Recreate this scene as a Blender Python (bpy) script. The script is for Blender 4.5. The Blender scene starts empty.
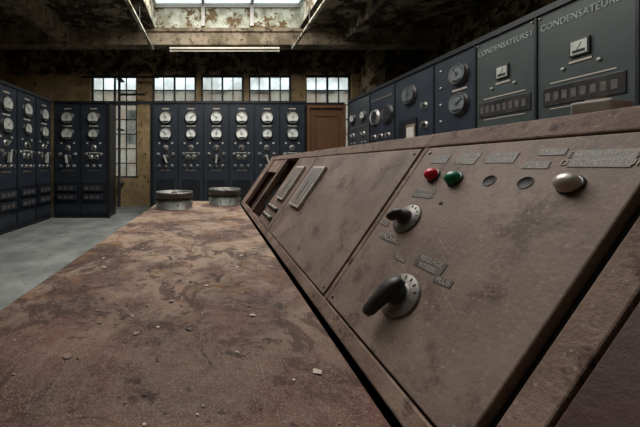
import bpy, bmesh, math, random
from mathutils import Matrix, Vector
random.seed(7)
C=bpy.context.scene
COL=C.collection
# ------------------------------------------------------------------ materials
def mat(name,c1,c2=None,scale=6,lo=.42,hi=.6,rough=.7,bump=.15,metal=0,c3=None,s3=60,lo3=.6,hi3=.7,bscale=40,stretch=None,spec=.35,c4=None,s4=120,lo4=.58,hi4=.66,scr=None):
    m=bpy.data.materials.new(name); m.use_nodes=True
    nt=m.node_tree; N=nt.nodes; L=nt.links
    b=N['Principled BSDF']; b.inputs['Roughness'].default_value=rough; b.inputs['Metallic'].default_value=metal
    b.inputs['Specular IOR Level'].default_value=spec
    if c2 is None:
        b.inputs['Base Color'].default_value=(*c1,1)
        return m
    tc=N.new('ShaderNodeTexCoord'); mp=N.new('ShaderNodeMapping')
    if stretch: mp.inputs['Scale'].default_value=stretch
    L.new(tc.outputs['Object'],mp.inputs['Vector'])
    def nz(s,d=8,r=.65):
        n=N.new('ShaderNodeTexNoise'); n.inputs['Scale'].default_value=s; n.inputs['Detail'].default_value=d; n.inputs['Roughness'].default_value=r
        L.new(mp.outputs[0],n.inputs['Vector']); return n
    def ramp(src,a,bb):
        r=N.new('ShaderNodeMapRange'); r.inputs[1].default_value=a; r.inputs[2].default_value=bb
        L.new(src,r.inputs[0]); return r.outputs[0]
    f=ramp(nz(scale).outputs['Fac'],lo,hi)
    mx=N.new('ShaderNodeMix'); mx.data_type='RGBA'; L.new(f,mx.inputs[0])
    mx.inputs[6].default_value=(*c1,1); mx.inputs[7].default_value=(*c2,1)
    out=mx.outputs[2]
    for cc,ss,l_,h_ in ((c3,s3,lo3,hi3),(c4,s4,lo4,hi4)):
        if not cc: continue
        f3=ramp(nz(ss,6,.72).outputs['Fac'],l_,h_)
        m3=N.new('ShaderNodeMix'); m3.data_type='RGBA'; L.new(f3,m3.inputs[0]); L.new(out,m3.inputs[6]); m3.inputs[7].default_value=(*cc,1); out=m3.outputs[2]
    if scr:   # fine scratches in two directions
        for ang,st,col in ((.5,(6,260,6),scr[0]),(-.9,(9,340,9),scr[1])):
            p=N.new('ShaderNodeMapping'); p.inputs['Rotation'].default_value=(0,0,ang); q=N.new('ShaderNodeMapping'); q.inputs['Scale'].default_value=st
            L.new(tc.outputs['Object'],p.inputs['Vector']); L.new(p.outputs[0],q.inputs['Vector'])
            n=N.new('ShaderNodeTexNoise'); n.inputs['Scale'].default_value=1; n.inputs['Detail'].default_value=3; L.new(q.outputs[0],n.inputs['Vector'])
            ff=ramp(n.outputs['Fac'],.66,.74)
            m3=N.new('ShaderNodeMix'); m3.data_type='RGBA'; L.new(ff,m3.inputs[0]); L.new(out,m3.inputs[6]); m3.inputs[7].default_value=(*col,1); out=m3.outputs[2]
    L.new(out,b.inputs['Base Color'])
    if bump:
        bp=N.new('ShaderNodeBump'); bp.inputs['Strength'].default_value=bump; bp.inputs['Distance'].default_value=.01
        L.new(nz(bscale,6,.7).outputs['Fac'],bp.inputs['Height']); L.new(bp.outputs[0],b.inputs['Normal'])
    return m
M={}
M['desk']=None
M['panel']=mat('dusty_panel',(.105,.071,.056),(.225,.160,.128),5,.32,.68,.68,.15,c3=(.075,.045,.034),s3=11,lo3=.52,hi3=.66,bscale=120,c4=(.30,.225,.185),s4=200,lo4=.56,hi4=.70,scr=((.27,.21,.175),(.09,.06,.047)))
M['woodframe']=mat('dusty_wood_frame',(.09,.050,.035),(.23,.155,.118),6,.38,.62,.8,.3,c3=(.045,.022,.016),s3=24,lo3=.52,hi3=.64,bscale=60,c4=(.29,.21,.17),s4=160,lo4=.57,hi4=.68)
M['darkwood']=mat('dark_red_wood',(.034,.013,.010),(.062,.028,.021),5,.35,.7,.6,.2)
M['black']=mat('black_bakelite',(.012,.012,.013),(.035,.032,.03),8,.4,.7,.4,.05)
M['shade_black']=mat('painted_shade_black',(.008,.006,.005),(.014,.009,.008),4)  # near-black colour standing in for shade in panel gaps and lamp holes
M['knob']=mat('worn_black_knob',(.018,.017,.016),(.05,.045,.04),14,.45,.75,.42,.1,bscale=120)
M['disc']=mat('dusty_metal_disc',(.11,.095,.085),(.22,.195,.175),40,.4,.7,.42,.1,metal=.3)
M['red']=mat('red_button',(.48,.008,.022),(.34,.02,.03),20,.5,.8,.25,0)
M['green']=mat('green_button',(.003,.12,.055),(.01,.08,.04),20,.5,.8,.25,0)
M['beige']=mat('silver_button',(.42,.36,.32),(.32,.27,.24),30,.4,.7,.30,0,metal=.35,spec=.6)
M['label']=mat('label_plate',(.060,.050,.047),(.105,.088,.08),60,.4,.65,.5,.05)
M['ltext']=mat('label_lettering',(.33,.275,.24))
M['blue']=mat('blue_black_steel',(.013,.018,.026),(.022,.028,.038),4,.35,.7,.42,.04)
M['bluedk']=mat('switchboard_trim',(.006,.007,.010),(.012,.014,.018),4,.35,.7,.4,.02)
M['green_p']=mat('grey_green_steel',(.027,.036,.036),(.042,.052,.051),3,.3,.7,.45,.06,c3=(.02,.027,.027),s3=25,lo3=.60,hi3=.70)
M['mid_p']=mat('slate_steel',(.026,.034,.040),(.040,.050,.054),3,.3,.7,.42,.05)
M['face']=mat('gauge_face',(.38,.39,.36),(.22,.23,.21),9,.4,.75,.35,0)
M['chrome']=mat('worn_chrome',(.35,.34,.32),(.2,.19,.17),20,.4,.7,.35,.03,metal=.6)
M['white']=mat('dirty_white_frame',(.48,.45,.42),(.32,.28,.25),25,.4,.7,.5,.05)
M['sign']=mat('sign_lettering',(.24,.26,.25),(.18,.20,.19),25,.4,.7,.5,.05)
M['glassdk']=mat('meter_glass',(.17,.145,.13),(.25,.21,.19),8,.35,.7,.25,0)
M['plast']=mat('peeling_plaster',(.30,.24,.16),(.09,.066,.042),2.6,.45,.55,.9,.4,c3=(.03,.02,.013),s3=5,lo3=.50,hi3=.54,bscale=14)
M['ceil']=mat('peeling_ceiling',(.24,.20,.145),(.08,.06,.04),2.2,.45,.54,.92,.5,c3=(.022,.015,.010),s3=4,lo3=.49,hi3=.53,bscale=12)
M['well']=mat('flaking_white_paint',(.52,.53,.45),(.26,.26,.19),4,.42,.58,.9,.5,c3=(.12,.075,.035),s3=5,lo3=.51,hi3=.55,bscale=16)
M['beam']=mat('stained_beam',(.26,.21,.15),(.12,.09,.058),3,.42,.58,.9,.3,c3=(.05,.034,.02),s3=7,lo3=.55,hi3=.61,bscale=14)
M['wall']=mat('ochre_wall',(.36,.26,.135),(.22,.155,.08),2.5,.40,.62,.9,.3,c3=(.08,.055,.03),s3=7,lo3=.55,hi3=.62,bscale=14)
M['floor']=mat('grey_concrete_floor',(.14,.15,.142),(.25,.26,.245),2.4,.38,.62,.42,.08,c3=(.09,.09,.085),s3=9,lo3=.56,hi3=.66,c4=(.32,.33,.31),s4=60,lo4=.60,hi4=.70)
M['winframe']=mat('window_frame_steel',(.03,.032,.03),(.07,.06,.05),14,.4,.7,.6,.05)
M['door']=mat('brown_door_wood',(.115,.055,.026),(.075,.036,.017),6,.35,.65,.5,.1,stretch=(6,6,.6))
M['rust']=mat('galvanised_steel',(.15,.152,.142),(.085,.084,.075),7,.4,.65,.42,.08,metal=.5,c3=(.08,.045,.025),s3=12,lo3=.58,hi3=.66)
M['flake']=mat('paint_flake',(.42,.36,.30),(.26,.19,.14),30,.4,.7,.8,0)
M['tube']=mat('fluorescent_fixture_enamel',(.62,.60,.50),(.5,.47,.38),8,.4,.7,.4,0)
M['brick']=mat('exterior_brick',(.34,.21,.15),(.42,.36,.30),1.2,.4,.6,.9,.1,c3=(.2,.2,.2),s3=5)
M['ground']=mat('exterior_ground',(.16,.16,.14),(.1,.11,.08),1)
g=bpy.data.materials.new('dusty_window_glass'); g.use_nodes=True
nt=g.node_tree; N=nt.nodes; L=nt.links; N.remove(N['Principled BSDF'])
tr=N.new('ShaderNodeBsdfTransparent'); tl=N.new('ShaderNodeBsdfTranslucent'); tl.inputs[0].default_value=(.72,.70,.58,1)
tr.inputs[0].default_value=(.88,.93,.95,1)
nz=N.new('ShaderNodeTexNoise'); nz.inputs['Scale'].default_value=2.5; nz.inputs['Detail'].default_value=4
tc=N.new('ShaderNodeTexCoord'); L.new(tc.outputs['Object'],nz.inputs['Vector'])
mr=N.new('ShaderNodeMapRange'); mr.inputs[1].default_value=.35; mr.inputs[2].default_value=.7; mr.inputs[3].default_value=.0; mr.inputs[4].default_value=.5
L.new(nz.outputs['Fac'],mr.inputs[0]); mx=N.new('ShaderNodeMixShader'); L.new(mr.outputs[0],mx.inputs[0]); L.new(tr.outputs[0],mx.inputs[1]); L.new(tl.outputs[0],mx.inputs[2])
L.new(mx.outputs[0],N['Material Output'].inputs[0]); M['glass']=g
# desk top: worn red-brown wood under patchy dust
def deskmat():
    m=bpy.data.materials.new('worn_desk_wood'); m.use_nodes=True
    nt=m.node_tree; N=nt.nodes; L=nt.links; b=N['Principled BSDF']; b.inputs['Roughness'].default_value=.75; b.inputs['Specular IOR Level'].default_value=.25
    tc=N.new('ShaderNodeTexCoord')
    def nz(s,d,r,dist=0,st=None):
        n=N.new('ShaderNodeTexNoise'); n.inputs['Scale'].default_value=s; n.inputs['Detail'].default_value=d; n.inputs['Roughness'].default_value=r; n.inputs['Distortion'].default_value=dist
        if st:
            q=N.new('ShaderNodeMapping'); q.inputs['Scale'].default_value=st; L.new(tc.outputs['Object'],q.inputs['Vector']); L.new(q.outputs[0],n.inputs['Vector'])
        else: L.new(tc.outputs['Object'],n.inputs['Vector'])
        return n.outputs['Fac']
    def rg(src,a,bb,c=0,d=1):
        r=N.new('ShaderNodeMapRange'); r.inputs[1].default_value=a; r.inputs[2].default_value=bb; r.inputs[3].default_value=c; r.inputs[4].default_value=d; L.new(src,r.inputs[0]); return r.outputs[0]
    def mth(op,a,b2):
        q=N.new('ShaderNodeMath'); q.operation=op; q.use_clamp=True
        for i,v in enumerate((a,b2)):
            if isinstance(v,float): q.inputs[i].default_value=v
            else: L.new(v,q.inputs[i])
        return q.outputs[0]
    def mix(f,a,c):
        q=N.new('ShaderNodeMix'); q.data_type='RGBA'; L.new(f,q.inputs[0])
        for i,v in ((6,a),(7,c)):
            if isinstance(v,tuple): q.inputs[i].default_value=(*v,1)
            else: L.new(v,q.inputs[i])
        return q.outputs[2]
    sp=N.new('ShaderNodeSeparateXYZ'); L.new(tc.outputs['Object'],sp.inputs[0])
    base=mix(rg(nz(5,8,.7),.40,.60),(.036,.014,.010),(.090,.036,.025))
    far=rg(sp.outputs['Y'],.45,1.15)                       # tan layer mixes in most strongly on the far half of the desk
    d1=rg(nz(4.0,12,.74,.3),.44,.55)
    dm=mth('MULTIPLY',d1,mth('ADD',mth('MULTIPLY',far,.80),.20))
    base=mix(dm,base,(.28,.195,.140))
    base=mix(mth('MULTIPLY',rg(nz(60,8,.8),.48,.62),.38),base,(.19,.14,.112))
    base=mix(mth('MULTIPLY',rg(nz(320,3,.6),.54,.66),.5),base,(.27,.21,.175))
    base=mix(mth('MULTIPLY',rg(nz(6,12,.74,.8),.54,.58),.85),base,(.040,.017,.011))
    och=mth('MULTIPLY',rg(nz(8,8,.75,.8),.54,.59),far)
    base=mix(mth('MULTIPLY',och,.8),base,(.16,.078,.030))
    base=mix(mth('MULTIPLY',rg(nz(1,4,.6,0,(240,5,5)),.64,.72),.5),base,(.22,.17,.14))
    base=mix(mth('MULTIPLY',rg(nz(14,10,.75,.5),.60,.63),.9),base,(.025,.012,.009))
    L.new(base,b.inputs['Base Color'])
    bp=N.new('ShaderNodeBump'); bp.inputs['Strength'].default_value=.35; bp.inputs['Distance'].default_value=.006
    L.new(nz(50,8,.8),bp.inputs['Height']); L.new(bp.outputs[0],b.inputs['Normal'])
    return m
M['desk']=deskmat()
# ------------------------------------------------------------------ mesh builder
class MB:
    def __init__(s): s.bm=bmesh.new(); s.mats=[]
    def mi(s,k):
        if k not in s.mats: s.mats.append(k)
        return s.mats.index(k)
    def poly(s,pts,k):
        f=s.bm.faces.new([s.bm.verts.new(p) for p in pts]); f.material_index=s.mi(k); return f
    def box(s,c,d,k,rot=None,bev=0):
        r=bmesh.ops.create_cube(s.bm,size=1)
        mt=Matrix.Translation(c)@(rot.to_4x4() if rot else Matrix())@Matrix.Diagonal((*d,1))
        bmesh.ops.transform(s.bm,matrix=mt,verts=r['verts'])
        fs=set(f for v in r['verts'] for f in v.link_faces)
        i=s.mi(k)
        for f in fs: f.material_index=i
        if bev:
            es=list(set(e for f in fs for e in f.edges))
            q=bmesh.ops.bevel(s.bm,geom=es,offset=bev,segments=2,affect='EDGES',profile=.5)
            for f in q['faces']: f.material_index=i
    def b2(s,x0,x1,y0,y1,z0,z1,k,bev=0): s.box(((x0+x1)/2,(y0+y1)/2,(z0+z1)/2),(x1-x0,y1-y0,z1-z0),k,bev=bev)
    def lathe(s,prof,mt,seg=28):
        rings=[]
        for r,h,k in prof:
            if r<1e-6: rings.append([s.bm.verts.new(mt@Vector((0,0,h)))])
            else: rings.append([s.bm.verts.new(mt@Vector((r*math.cos(2*math.pi*i/seg),r*math.sin(2*math.pi*i/seg),h))) for i in range(seg)])
        for j in range(len(prof)-1):
            A,B=rings[j],rings[j+1]; k=s.mi(prof[j+1][2])
            for i in range(seg):
                n=(i+1)%seg
                if len(A)==1 and len(B)==1: continue
                if len(B)==1: f=s.bm.faces.new((A[i],A[n],B[0]))
                elif len(A)==1: f=s.bm.faces.new((A[0],B[n],B[i]))
                else: f=s.bm.faces.new((A[i],A[n],B[n],B[i]))
                f.material_index=k; f.smooth=True
    def rod(s,a,b,r,k,seg=12,r2=None):
        a=Vector(a);b=Vector(b);d=b-a; q=d.to_track_quat('Z','Y').to_matrix().to_4x4()
        r2=r if r2 is None else r2
        s.lathe([(0,0,k),(r,0,k),(r,0,k),(r2,d.length,k),(r2,d.length,k),(0,d.length,k)],Matrix.Translation(a)@q,seg)
    def obj(s,name,parent=None,matrix=None):
        bmesh.ops.recalc_face_normals(s.bm,faces=s.bm.faces)
        me=bpy.data.meshes.new(name); s.bm.to_mesh(me); s.bm.free()
        for k in s.mats: me.materials.append(M[k])
        o=bpy.data.objects.new(name,me); COL.objects.link(o)
        if parent: o.parent=parent
        if matrix is not None: o.matrix_local=matrix
        return o
def empty(name,matrix=None):
    e=bpy.data.objects.new(name,None); COL.objects.link(e); e.empty_display_size=.1
    if matrix is not None: e.matrix_world=matrix
    return e
def text(name,body,size,matkey,parent,matrix,depth=.002,align='CENTER',bold=0):
    cu=bpy.data.curves.new(name,'FONT'); cu.body=body; cu.size=size; cu.extrude=depth; cu.align_x=align; cu.align_y='CENTER'; cu.offset=bold; cu.resolution_u=3
    t=bpy.data.objects.new('tmp',cu); COL.objects.link(t)
    bpy.context.view_layer.update()
    me=bpy.data.meshes.new_from_object(t.evaluated_get(bpy.context.evaluated_depsgraph_get()))
    bpy.data.objects.remove(t); me.materials.clear(); me.materials.append(M[matkey])
    o=bpy.data.objects.new(name,me); COL.objects.link(o); o.parent=parent; o.matrix_local=matrix
    return o
T=Matrix.Translation
# ------------------------------------------------------------------ room shell
XL,XR,YB,YF,ZC=-5.5,5.2,-3.0,8.0,4.14
m=MB(); m.b2(XL-.2,XR+.2,YB-.2,YF+.2,-.1,0,'floor'); m.obj('floor')
m=MB(); m.b2(XL-.2,XL,YB-.2,YF+.2,0,ZC+.15,'wall'); m.obj('wall_left')
m=MB(); m.b2(XR,XR+.2,YB-.2,YF+.2,0,ZC+.15,'plast'); m.obj('wall_right')
m=MB(); m.b2(XL,XR,YB-.2,YB,0,ZC+.15,'wall'); m.obj('wall_back')
wins=[(-3.28,-2.03),(-1.63,-.45),(-.32,.83),(.96,2.11),(2.48,3.71)]
WZ0,WZ1=.73,3.50
m=MB(); m.b2(XL,XR,YF,YF+.25,0,WZ0,'wall'); m.b2(XL,XR,YF,YF+.25,WZ1,ZC+.15,'plast')
xs=[XL]+[v for w in wins for v in w]+[XR]
for i in range(0,len(xs),2): m.b2(xs[i],xs[i+1],YF,YF+.25,WZ0,WZ1,'wall')
m.obj('wall_far')
for i,(a,b) in enumerate(wins):
    m=MB(); y0,y1=YF+.10,YF+.15
    a+=.002;b-=.002; z0,z1=WZ0+.002,WZ1-.002
    m.b2(a,a+.05,y0,y1,z0,z1,'winframe'); m.b2(b-.05,b,y0,y1,z0,z1,'winframe')
    m.b2(a+.05,b-.05,y0,y1,z0,z0+.05,'winframe'); m.b2(a+.05,b-.05,y0,y1,z1-.05,z1,'winframe')
    nc=4
    for c in range(1,nc): 
        x=a+(b-a)*c/nc; wd=.026 if c==2 else .012
        m.b2(x-wd,x+wd,y0+.005,y1-.005,z0+.05,z1-.05,'winframe')
    nr=7
    for r in range(1,nr):
        z=z0+(z1-z0)*r/nr; m.b2(a+.05,b-.05,y0+.008,y1-.008,z-.012,z+.012,'winframe')
    m.b2(a+.04,b-.04,y0+.022,y0+.026,z0+.04,z1-.04,'glass')
    m.obj('window_%d'%(i+1))
# ceiling with skylight opening
SX0,SX1,SY0,SY1=-1.3,1.94,-.6,6.7
m=MB(); m.b2(XL,SX0,YB,YF,ZC,ZC+.15,'ceil'); m.b2(SX1,XR,YB,YF,ZC,ZC+.15,'ceil')
m.b2(SX0,SX1,YB,SY0,ZC,ZC+.15,'ceil'); m.b2(SX0,SX1,SY1,YF,ZC,ZC+.15,'ceil'); m.obj('ceiling')
m=MB(); zt=ZC+.50
m.b2(SX0-.12,SX0,SY0-.12,SY1+.12,ZC+.152,zt,'well'); m.b2(SX1,SX1+.12,SY0-.12,SY1+.12,ZC+.152,zt,'well')
m.b2(SX0,SX1,SY1,SY1+.12,ZC+.152,zt,'well'); m.b2(SX0,SX1,SY0-.12,SY0,ZC+.152,zt,'well')
m.b2(SX0,SX1,SY1-.012,SY1-.001,ZC-.0,zt,'well'); m.b2(SX0+.001,SX0+.012,SY0,SY1-.012,ZC,zt,'well'); m.b2(SX1-.012,SX1-.001,SY0,SY1-.012,ZC,zt,'well')
n=3
for i in range(n+1):
    x=SX0+(SX1-SX0)*i/n
    m.b2(x-.03,x+.03,SY0,SY1,zt,zt+.07,'white')
for i in range(9):
    y=SY0+(SY1-SY0)*i/8; m.b2(SX0,SX1,y-.02,y+.02,zt+.005,zt+.05,'white')
for i in (1,2):
    x=SX0+(SX1-SX0)*i/3; m.b2(x-.04,x+.04,SY1-.07,SY1-.012,ZC+.02,zt,'white')
m.b2(SX0,SX1,SY1-.05,SY1-.012,zt-.06,zt,'white')
m.b2(SX0,SX1,SY0,SY1,zt+.03,zt+.034,'glass')
m.obj('window_skylight')
# beams
m=MB(); m.b2(XL+.002,XR-.002,SY1+.02,SY1+.32,ZC-.36,ZC-.001,'beam'); m.b2(XL+.002,XR-.002,SY1-.02,SY1+.02,ZC-.08,ZC-.001,'beam'); m.obj('trim_1')
m=MB(); m.b2(2.9,3.2,YB+.01,SY1-.021,ZC-.3,ZC-.001,'ceil'); m.obj('trim_2')
m=MB(); m.b2(-3.5,-3.2,YB+.01,SY1-.021,ZC-.3,ZC-.001,'beam'); m.obj('trim_3')
m=MB(); m.b2(3.9,4.3,7.5,8.0-.001,0.001,ZC-.001,'plast'); m.obj('trim_4')
for X in (-1.37,1.80):
    m=MB(); z=1.08+2.63
    m.b2(X-.03,X+.03,.5,SY1+.1,z-.02,z+.02,'well')
    for y in (1.0,2.6,4.2,5.6): m.rod((X,y,z+.02),(X,y,ZC),.008,'winframe')
    m.b2(X-.05,X+.05,SY1+.02,SY1+.14,z+.02,z+.07,'winframe')
    m.obj('ceiling_cable_tray')
# fluorescent light under the beam
e=empty('fluorescent_ceiling_light')
m=MB(); yy=6.80; z=1.08+2.61
m.b2(-.98,1.50,yy-.06,yy+.06,z,z+.04,'tube',bev=.008); m.rod((-.93,yy,z-.022),(1.45,yy,z-.022),.018,'tube')
m.b2(-.98,-.93,yy-.03,yy+.03,z-.045,z,'white'); m.b2(1.45,1.5,yy-.03,yy+.03,z-.045,z,'white')
for x in (-.7,1.25): m.rod((x,yy,z+.04),(x,yy,ZC-.362),.01,'winframe')
m.obj('fixture',e)
# black pipe on far wall
m=MB(); m.rod((-2.42,7.75,.0),(-2.42,7.75,3.6),.035,'black'); m.rod((-3.4,7.75,3.35),(-1.4,7.75,3.35),.03,'black')
m.rod((-2.42,7.75,2.9),(-1.75,7.75,2.9),.03,'black')
for z in (.6,2.0,3.3): m.b2(-2.48,-2.36,7.74,7.999,z-.02,z+.02,'winframe')
m.obj('wall_pipe')
# ------------------------------------------------------------------ switchboards
R90=Matrix.Rotation(math.radians(90),4,'X')   # local z -> -Y (toward viewer)
def gauge(m,x,z,r,y=0,rim='black',face='face',ang=None,half=True,ring=True):
    mt=T((x,y,z))@R90
    m.lathe([(r*1.12,0,rim),(r*1.12,.012,rim),(r,.014,rim),(r,.04,rim),(r*.95,.048,rim),(r*.86,.038,rim),(r*.86,.038,face),(0,.038,face)],mt,26)
    if ang is None: ang=random.uniform(-1,1)
    if half:
        pts=[(x+r*.82*math.cos(t),y-.040,z+r*.82*math.sin(t)) for t in [math.pi*(1.22+.56*i/8) for i in range(9)]]
        m.poly(pts,'black')
    rot=Matrix.Rotation(ang,3,'Y')
    c=Vector((x,y-.042,z))+rot@Vector((0,0,r*.3))
    m.box(c,(r*.06,.003,r*.8),'black',rot=rot)
    for i in range(-3,4):
        rt=Matrix.Rotation(i*.38,3,'Y'); c=Vector((x,y-.041,z))+rt@Vector((0,0,r*.72)); m.box(c,(r*.05,.002,r*.12),'black',rot=rt)
def sqmeter(m,x,z,s):
    m.b2(x-s/2,x+s/2,-.016,0,z-s/2,z+s/2,'black',bev=.004); q=s*.40
    m.b2(x-q,x+q,-.018,-.016,z-q,z+q,'face'); 
    m.box((x,-.019,z),(.004,.002,q*1.4),'black',rot=Matrix.Rotation(.5,3,'Y'))
    m.b2(x-q*.8,x+q*.8,-.019,-.018,z-q*.8,z-q*.35,'black')
def rotary(m,x,z,s=1.):
    mt=T((x,0,z))@R90
    m.lathe([(.055*s,0,'chrome'),(.055*s,.008,'chrome'),(.03*s,.012,'chrome'),(.03*s,.03,'black'),(0,.03,'black')],mt,20)
    m.box((x,-.045,z),(.018*s,.03,.09*s),'chrome',rot=Matrix.Rotation(random.choice([0,.7,-.7]),3,'Y'),bev=.004)
def lampsw(m,x,z,s=.016):
    m.lathe([(s,0,'chrome'),(s,.008,'chrome'),(s*.8,.013,'face'),(0,.016,'face')],T((x,0,z))@R90,12)
def slab(m,w,H,k,depth,x0=0,trim='bluedk'):
    m.b2(x0+.006,x0+w-.006,0,depth,.10,H-.05,k,bev=.006)
    m.b2(x0,x0+w,.02,depth,0,.10,trim); m.b2(x0,x0+w,-.02,depth,H-.05,H,trim)
    m.b2(x0-.009,x0+.009,-.012,.02,.1,H-.05,trim)
    m.b2(x0+.03,x0+w-.03,-.006,0,.14,.145,trim); 
H=2.38
def std_panel(m,x0,w,lower=False,k='blue',v=0):
    slab(m,w,H,k,.5,x0); c=x0+w/2
    gauge(m,c,2.04,.125); gauge(m,c,1.71,(.125,.105,.118)[v%3])
    m.b2(c-.09,c+.09,-.008,0,1.86,1.885,'face')
    m.b2(c-.07,c+.07,-.008,0,2.21,2.235,'ltext')
    for dx in (-.13,.13): lampsw(m,c+dx,1.52,.022)
    rotary(m,c,1.43,1.1)
    if v%2==0:
        m.lathe([(.08,0,'chrome'),(.08,.01,'chrome'),(.05,.03,'black'),(0,.03,'black')],T((c,0,1.22))@R90,20)
        m.box((c,-.06,1.20),(.035,.06,.17),'face',bev=.01,rot=Matrix.Rotation(random.uniform(-.4,.4),3,'Y'))
    else:
        for dx in (-.06,.06): rotary(m,c+dx,1.24,.95)
        m.b2(c-.1,c+.1,-.008,0,1.32,1.34,'face')
    for dx in (-.15,.15): rotary(m,c+dx,1.30,.65)
    for dx in (-.13,0,.13): rotary(m,c+dx,1.06,.6)
    m.b2(c-.12,c+.12,-.008,0,.955,.985,'label')
    if lower:
        m.b2(x0+.03,x0+w-.03,-.012,0,.30,.72,'bluedk')
        for z in (.38,.56): 
            m.b2(x0+.07,x0+w-.07,-.05,-.012,z-.01,z+.11,'blue',bev=.006)
            for i in range(3): m.b2(x0+.10+i*.11,x0+.17+i*.11,-.055,-.05,z+.02,z+.08,'label')
    else:
        m.b2(x0+.08,x0+w-.08,-.01,0,.3,.8,'bluedk',bev=.004)
e=empty('switchboard_cabinet',T((-1.22,6.1,0)))
m=MB()
for i in range(6): std_panel(m,i*.515,.515,v=i)
m.b2(3.09,3.105,0,.5,0,H,'bluedk'); m.b2(-.02,-.006,-.02,.5,0,H,'bluedk')
m.obj('panel_row',e)
e=empty('switchboard_cabinet',T((-3.22,6.1,0)))
m=MB()
for i in range(2): std_panel(m,i*.53,.53,True,v=i)
m.b2(1.06,1.08,-.02,.5,0,H,'bluedk'); m.obj('panel_row',e)
e=empty('switchboard_cabinet',T((-3.25,1.3,0))@Matrix.Rotation(math.radians(90),4,'Z'))
m=MB()
for i in range(9): std_panel(m,i*.525,.525,True,v=i)
m.obj('panel_row',e)
m=MB(); m.b2(-2.14,-1.24,6.1,6.16,H-.06,H,'bluedk'); m.b2(-2.14,-2.10,6.1,6.16,.0,H-.06,'bluedk');m.b2(-1.28,-1.245,6.1,6.16,.0,H-.06,'bluedk'); m.obj('trim_5')
# brown door
m=MB(); x0,x1=1.92,2.70
m.b2(x0,x0+.05,6.1,6.22,0,2.3,'door'); m.b2(x1-.05,x1,6.1,6.22,0,2.3,'door'); m.b2(x0+.05,x1-.05,6.1,6.22,2.24,2.3,'door')
m.b2(x0+.05,x1-.05,6.14,6.18,.01,2.24,'door')
for z0,z1 in ((.2,.95),(1.15,2.1)):
    for (a,b,c,d) in ((x0+.15,x1-.15,z1-.02,z1),(x0+.15,x1-.15,z0,z0+.02),(x0+.15,x0+.17,z0,z1),(x1-.17,x1-.15,z0,z1)): m.b2(a,b,6.125,6.14,c,d,'door')
m.rod((x1-.1,6.14,1.05),(x1-.1,6.08,1.05),.012,'chrome'); m.rod((x1-.1,6.08,1.05),(x1-.22,6.08,1.05),.01,'chrome')
m.obj('door_1')
m=MB(); m.b2(1.90,2.74,6.23,6.5,2.301,H,'bluedk'); m.obj('trim_6')
# right board (faces -X)
Y0=6.06
RM=T((2.74,Y0,0))@Matrix.Rotation(math.radians(-90),4,'Z')
e=empty('switchboard_cabinet',RM)
m=MB()
def P(y): return Y0-y
def seg(ya,yb,k): slab(m,ya-yb,H,k,.5,P(ya))
seg(6.05,5.235,'mid_p'); c=P(5.65)
for dx in (-.2,.2):
    gauge(m,c+dx,1.98,.09); rotary(m,c+dx,1.65,.9)
    for q in (-.06,.06): lampsw(m,c+dx+q,1.5)
m.b2(c-.3,c+.3,-.008,0,1.78,1.81,'label')
seg(5.235,4.52,'blue'); c=P(4.88)
gauge(m,c-.17,1.88,.12,face='bluedk',rim='chrome'); gauge(m,c+.19,1.88,.13,face='bluedk'); 
for q in (-.2,0,.2): rotary(m,c+q,1.55,.8)
m.b2(c-.3,c+.3,-.008,0,2.15,2.18,'label')
seg(4.52,3.72,'blue'); c=P(4.12)
gauge(m,c-.05,2.05,.13,face='mid_p'); m.b2(c-.28,c+.1,-.02,0,.4,1.72,'bluedk'); m.b2(c-.1,c+.08,-.026,-.02,.9,1.64,'beam'); m.b2(c-.08,c+.06,-.03,-.026,1.1,1.60,'white'); rotary(m,c+.25,1.6,.9); rotary(m,c+.25,1.85,.8)
seg(3.72,3.125,'blue'); c=P(3.33)
gauge(m,c,2.09,.115,face='mid_p',rim='black'); gauge(m,c,1.76,.115,face='mid_p',rim='black')
for z in (2.2,2.0,1.8,1.6): lampsw(m,c-.27,z,.014)
m.b2(c-.1,c+.1,-.006,0,1.91,1.93,'ltext')
yb=[3.125,2.54,1.93,1.34,.75]
for j in range(4):
    seg(yb[j],yb[j+1],'green_p'); w=yb[j]-yb[j+1]; c=P((yb[j]+yb[j+1])/2)
    sqmeter(m,c,1.96,.125)
    for q in (-.11,.11): lampsw(m,c+q,1.83,.013)
    m.b2(c-.07,c+.07,-.006,0,1.855,1.87,'ltext')
    m.b2(c-.25,c+.25,-.008,0,1.56,1.71,'black',bev=.003)
    for i in range(8): m.b2(c-.23+i*.058,c-.195+i*.058,-.010,-.008,1.60,1.665,'label')
    m.b2(c-.2,c+.2,-.004,0,1.735,1.745,'ltext'); m.b2(c-.2,c+.2,-.004,0,1.53,1.537,'ltext')
    for i in range(4): rotary(m,c-.18+i*.12,1.40,.7)
    for z in (.15,2.3):
        for q in (-w/2+.03,w/2-.03): lampsw(m,c+q,z,.008)
m.obj('panel_row',e)
for j,t in enumerate(('CONDENSATEURS I','CONDENSATEURS II','CONDENSATEURS III','AUXILIAIRES')):
    c=P((yb[j]+yb[j+1])/2)
    text('lettering_%d'%(j+1),t,.076,'sign',e,T((c,-.003,2.21))@R90@Matrix.Diagonal((.78,1,1,1)),.002)
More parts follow.
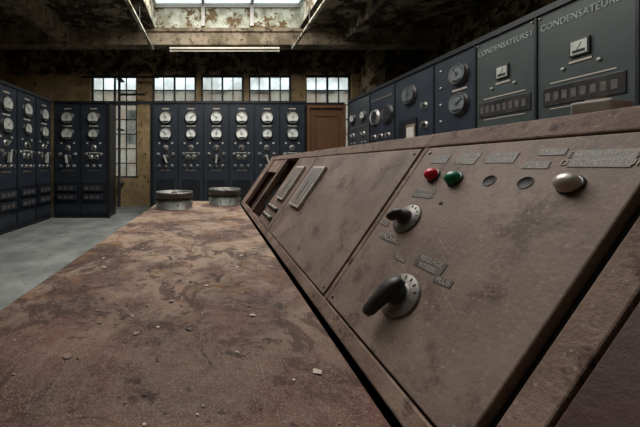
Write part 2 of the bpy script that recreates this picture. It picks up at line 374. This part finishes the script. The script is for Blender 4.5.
# ------------------------------------------------------------------ control console
root=empty('control_console')
YN,YE=-.9,2.60
m=MB(); m.b2(-.485,.226,YN,2.75,.715,.75,'desk',bev=.004); m.obj('desk_top',root)
m=MB(); m.b2(-.42,.20,YN+.05,2.70,0,.714,'darkwood')
for i in range(6): 
    y=YN+.15+i*.59; m.b2(-.435,-.42,y,y+.5,.08,.66,'darkwood',bev=.004)
m.obj('desk_body',root)
SM=Matrix(((0,.5625,-.8268,.238),(-1,0,0,0),(0,.8268,.5625,.75),(0,0,0,1)))
m=MB()
def sl(ya,yb,s0,s1,n0,n1,k,bev=0): m.b2(-ya,-yb,s0,s1,n0,n1,k,bev)  # ya>yb
c0,c1=1.66,2.44
sl(c0,YN,0,.487,-.028,-.012,'shade_black')
sl(YE,.300,0,.030,-.028,.0,'woodframe',.003); sl(YE,.300,.449,.487,-.028,.0,'woodframe',.003)
sl(.300,YN,0,.030,-.028,.0,'darkwood',.003); sl(.300,YN,.449,.487,-.028,.0,'woodframe',.003)
for ya,yb_ in ((.695,.680),(1.395,1.380),(1.70,1.64),(2.02,1.98),(YE,2.42)): sl(ya,yb_,.030,.449,-.028,-.001,'woodframe',.002)
sl(.305,.274,.030,.449,-.028,-.004,'woodframe',.002)
sl(.270,YN,.032,.447,-.012,-.003,'darkwood',.002)
m.obj('slope_frame',root,SM)
m=MB()
sl(.676,.314,.034,.445,-.012,.001,'panel',.002); sl(1.376,.699,.034,.445,-.012,.001,'panel',.002); sl(1.636,1.399,.034,.445,-.012,.0,'panel',.002)
for ya,yb_ in ((.676,.314),(1.376,.699)):
    for y in (ya-.015,yb_+.015):
        for s in (.048,.43): m.lathe([(.004,.001,'label'),(.004,.002,'label'),(0,.003,'label')],T((-y,s,0)),12)
m.obj('cover_plates',root,SM)
m=MB()  # compartment interior
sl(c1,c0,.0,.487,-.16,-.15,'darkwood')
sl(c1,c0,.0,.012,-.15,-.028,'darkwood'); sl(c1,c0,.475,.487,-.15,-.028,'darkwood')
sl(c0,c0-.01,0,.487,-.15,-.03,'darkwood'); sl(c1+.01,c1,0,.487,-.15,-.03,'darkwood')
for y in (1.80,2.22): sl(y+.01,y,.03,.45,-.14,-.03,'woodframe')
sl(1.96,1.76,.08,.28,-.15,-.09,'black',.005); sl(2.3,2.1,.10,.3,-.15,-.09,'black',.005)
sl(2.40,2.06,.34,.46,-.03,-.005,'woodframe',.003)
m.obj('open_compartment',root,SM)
m=MB() # back, top and ends
m.b2(.512,.99,YN,YE,1.135,1.151,'woodframe',.003); m.b2(.96,.985,YN+.01,YE-.01,0,1.134,'darkwood')
for y in (YN+.01,YE-.035):
    pr=[(.21,0),(.955,0),(.955,1.133),(.535,1.133),(.285,.75),(.21,.70)]
    a=[m.bm.verts.new((x,y,z)) for x,z in pr]; b=[m.bm.verts.new((x,y+.025,z)) for x,z in pr]; k=m.mi('darkwood')
    m.bm.faces.new(a).material_index=k; m.bm.faces.new(b[::-1]).material_index=k
    for i in range(6): m.bm.faces.new((a[i],b[i],b[(i+1)%6],a[(i+1)%6])).material_index=k
m.obj('console_body',root)
m=MB()
for y,h0,h1,w in ((1.25,.185,.385,.135),(1.52,.185,.385,.13)):
    sl(y+w/2,y-w/2,h0,h1,0,.014,'white',.003); sl(y+w/2-.012,y-w/2+.012,h0+.012,h1-.012,.014,.0155,'glassdk')
    sl(y+.003,y-.003,h0+.03,h1-.08,.0155,.017,'label')
for y in (1.46,1.52,1.58):
    for s in (.08,.13): m.lathe([(.014,0,'black'),(.014,.01,'black'),(.009,.025,'disc'),(0,.026,'disc')],T((-y,s,0)),14)
m.obj('strip_meter_windows',root,SM)
def button(y,s,k,r=.0145,n=''):
    m=MB(); mt=T((-y,s,.001))
    m.lathe([(r*1.15,0,'black'),(r*1.15,.002,'black'),(r*1.0,.003,'black'),(r*.95,.003,k),(r*.98,.008,k),(r*.85,.013,k),(r*.45,.0165,k),(0,.0175,k)],mt,28)
    m.obj('button_'+n,root,SM)
button(.607,.372,'red',.0130,'red'); button(.549,.366,'green',.0135,'green'); button(.372,.368,'beige',.0125,'silver')
m=MB()
for y in (.482,.4265):
    m.lathe([(.0105,0,'panel'),(.0105,.0008,'label'),(.0098,.0010,'label'),(.0096,.0006,'shade_black'),(0,.0006,'shade_black')],T((-y,.368,.001)),24)  # flush discs, not cut in; the darkness inside each hole is painted
m.lathe([(.004,0,'shade_black'),(.004,.0005,'shade_black'),(0,.0006,'shade_black')],T((-.545,.315,.001)),12)
m.obj('empty_lamp_holes',root,SM)
def switch(y,s,R,ang,n,Lh,wk=1):
    m=MB(); mt=T((-y,s,.001))
    m.lathe([(R,0,'disc'),(R,.002,'disc'),(R*.95,.004,'disc'),(R*.6,.004,'disc'),(R*.50,.006,'disc'),(R*.48,.010,'knob'),(R*.44,.014,'knob'),(R*.34,.017,'knob'),(R*.32,.022,'knob'),(0,.024,'knob')],mt,40)
    sec=[(-.42,.10,.010,.024),(-.2,.20,.006,.030),(.1,.21,.008,.033),(.45,.155,.011,.032),(.85,.15,.013,.031),(1.0,.09,.016,.028)]
    rot=Matrix.Rotation(ang,4,'Z'); rings=[]
    for t,wf,n0,n1 in sec:
        hw=wf*Lh*wk; ring=[]
        for i in range(12):
            a=2*math.pi*i/12
            cx=math.copysign(abs(math.cos(a))**.7,math.cos(a)); sx=math.copysign(abs(math.sin(a))**.7,math.sin(a))
            ring.append(m.bm.verts.new(mt@rot@Vector((t*Lh,hw*cx,(n0+n1)/2+(n1-n0)/2*sx))))
        rings.append(ring)
    k=m.mi('knob')
    for A,B in zip(rings,rings[1:]):
        for i in range(12):
            f=m.bm.faces.new((A[i],B[i],B[(i+1)%12],A[(i+1)%12])); f.material_index=k; f.smooth=True
    m.bm.faces.new(rings[0]).material_index=k; m.bm.faces.new(rings[-1][::-1]).material_index=k
    for i in range(5):
        a=ang+math.pi+(-.8+i*.4); c=mt@Vector((R*.82*math.cos(a),R*.82*math.sin(a),.0045)); m.box(c,(R*.14,.0015,.001),'black',rot=Matrix.Rotation(a,3,'Z'))
    o=m.obj('rotary_switch_'+n,root,SM)
switch(.600,.268,.033,math.radians(225),'upper',.024,1.45)
switch(.502,.134,.040,math.radians(258),'lower',.060)
def label(y,s,w,h,lines,n,rot=0,size=None):
    L0=T((-y,s,.001))@Matrix.Rotation(rot,4,'Z')
    m=MB(); m.b2(-w/2,w/2,-h/2,h/2,0,.0008,'label',.0003); m.obj('label_plate_'+n,root,SM@L0)
    k=len(lines); sz=size or h/k*.95
    for i,t in enumerate(lines):
        text('label_text_%s_%d'%(n,i+1),t,sz,'ltext',root,SM@L0@T((0,h/2-h*(i+.5)/k,.0008)),.0002)
label(.617,.412,.040,.020,['DEFAUT','LIGNE'],'a'); label(.553,.412,.044,.024,['TENSION','BARRES'],'b',-.05)
label(.487,.412,.048,.020,['COUPLAGE','RESEAU'],'c'); label(.428,.398,.034,.012,['SIGNAL'],'d')
label(.360,.408,.060,.026,['ESSAI LAMPES','DISJONCTEUR'],'e'); label(.418,.420,.034,.011,['ARRET'],'f')
label(.602,.330,.052,.022,['COMMANDE','EXCITATION'],'g',.04); label(.655,.245,.028,.012,['HORS'],'h')
label(.612,.218,.05,.016,['SYNCHRO'],'i',.0)
label(.487,.203,.060,.024,['REGLAGE','VITESSE'],'j'); label(.447,.188,.032,.012,['PLUS'],'k',.08); label(.55,.19,.026,.010,['MOINS'],'l')
# ------------------------------------------------------------------ loose things
def can(x,y,r,h,name='metal_canister'):
    m=MB(); prof=[(0,0,'rust'),(r*.96,0,'rust'),(r*.96,0,'rust'),(r*.96,h*.62,'rust'),(r*.96,h*.62,'black'),(r*1.0,h*.64,'rust'),(r*1.0,h*.9,'rust'),(r*.97,h,'rust'),(r*.90,h*.98,'rust'),(r*.88,h*.84,'rust'),(0,h*.86,'rust')]
    m.lathe(prof,Matrix(),40)
    for i in range(10):
        a=2*math.pi*i/10; m.lathe([(.006,0,'chrome'),(.006,.006,'chrome'),(0,.008,'chrome')],T((r*.96*math.cos(a),r*.96*math.sin(a),h*.32))@Matrix.Rotation(a,4,'Z')@Matrix.Rotation(math.pi/2,4,'Y'),8)
    m.lathe([(.02,h*.85,'black'),(.02,h*.95,'black'),(0,h*.97,'black')],Matrix(),16)
    m.obj(name,None,T((x,y,.7505)))
can(-.30,2.33,.145,.125); can(.10,2.56,.138,.130)
m=MB()
m.box((0,0,.009),(.055,.04,.018),'white',bev=.003); m.box((.0,-.0,.020),(.03,.02,.004),'flake'); m.obj('plaster_chunk',None,T((.55,.425,1.1515))@Matrix.Rotation(.3,4,'Z'))
m=MB()
for i in range(420):
    if i<240: x=random.uniform(-.46,.2); y=.35+1.7*random.random()**1.4; s=random.uniform(.0008,.0028)*(1+.6*y)
    else: x=random.gauss(-.12,.14); y=min(2.1,random.gauss(1.25,.35)); s=random.uniform(.002,.009)
    x=max(-.46,min(.2,x))
    n=random.randint(4,6); a0=random.random()*6
    z=.7509+random.random()*.0015; tl=random.uniform(-.0008,.0015)
    m.poly([(x+s*random.uniform(.5,1.3)*math.cos(a0+6.28*k/n),y+s*random.uniform(.5,1.1)*math.sin(a0+6.28*k/n),max(.7505,z+tl*(k%2))) for k in range(n)],random.choice(['flake','woodframe','panel','darkwood','darkwood']))
m.poly([(.158,.475,.7512),(.170,.470,.7525),(.174,.480,.7515),(.163,.486,.7513)],'flake')
m.obj('paint_flakes')
# ------------------------------------------------------------------ outside
m=MB(); m.b2(-20,20,8.3,30,-.15,-.05,'ground'); m.obj('exterior_ground')
m=MB(); m.b2(-14,12,16,18,-.05,4.9,'brick'); m.b2(-14.2,12.2,15.9,18.1,4.9,5.05,'winframe')
for i in range(12): m.b2(-13+i*2.1,-12+i*2.1,15.97,16.0,2.2,4.0,'winframe')
m.obj('exterior_building')
# ------------------------------------------------------------------ light
w=bpy.data.worlds.new('sky'); C.world=w; w.use_nodes=True
bg=w.node_tree.nodes['Background']; N=w.node_tree.nodes; L=w.node_tree.links
tc=N.new('ShaderNodeTexCoord'); sp=N.new('ShaderNodeSeparateXYZ'); L.new(tc.outputs['Generated'],sp.inputs[0])
cr=N.new('ShaderNodeValToRGB'); cr.color_ramp.elements[0].color=(.80,.82,.80,1); cr.color_ramp.elements[1].color=(.78,.86,.93,1); L.new(sp.outputs['Z'],cr.inputs[0]); L.new(cr.outputs[0],bg.inputs[0])
bg.inputs[1].default_value=1.8
l=bpy.data.lights.new('skylight_daylight','AREA'); l.shape='RECTANGLE'; l.size=3.0; l.size_y=4.6; l.energy=310; l.color=(1,.94,.87)
o=bpy.data.objects.new('skylight_daylight',l); COL.objects.link(o); o.location=((SX0+SX1)/2,3.8,zt-.02)
# ------------------------------------------------------------------ camera
cam=bpy.data.cameras.new('camera'); cam.sensor_width=36; cam.lens=300/640*36; cam.shift_x=107/640; cam.shift_y=-48.5/640; cam.clip_start=.02
o=bpy.data.objects.new('camera',cam); COL.objects.link(o); o.location=(0,0,1.08); o.rotation_euler=(math.radians(90),0,0)
C.camera=o
C.view_settings.view_transform='Standard'
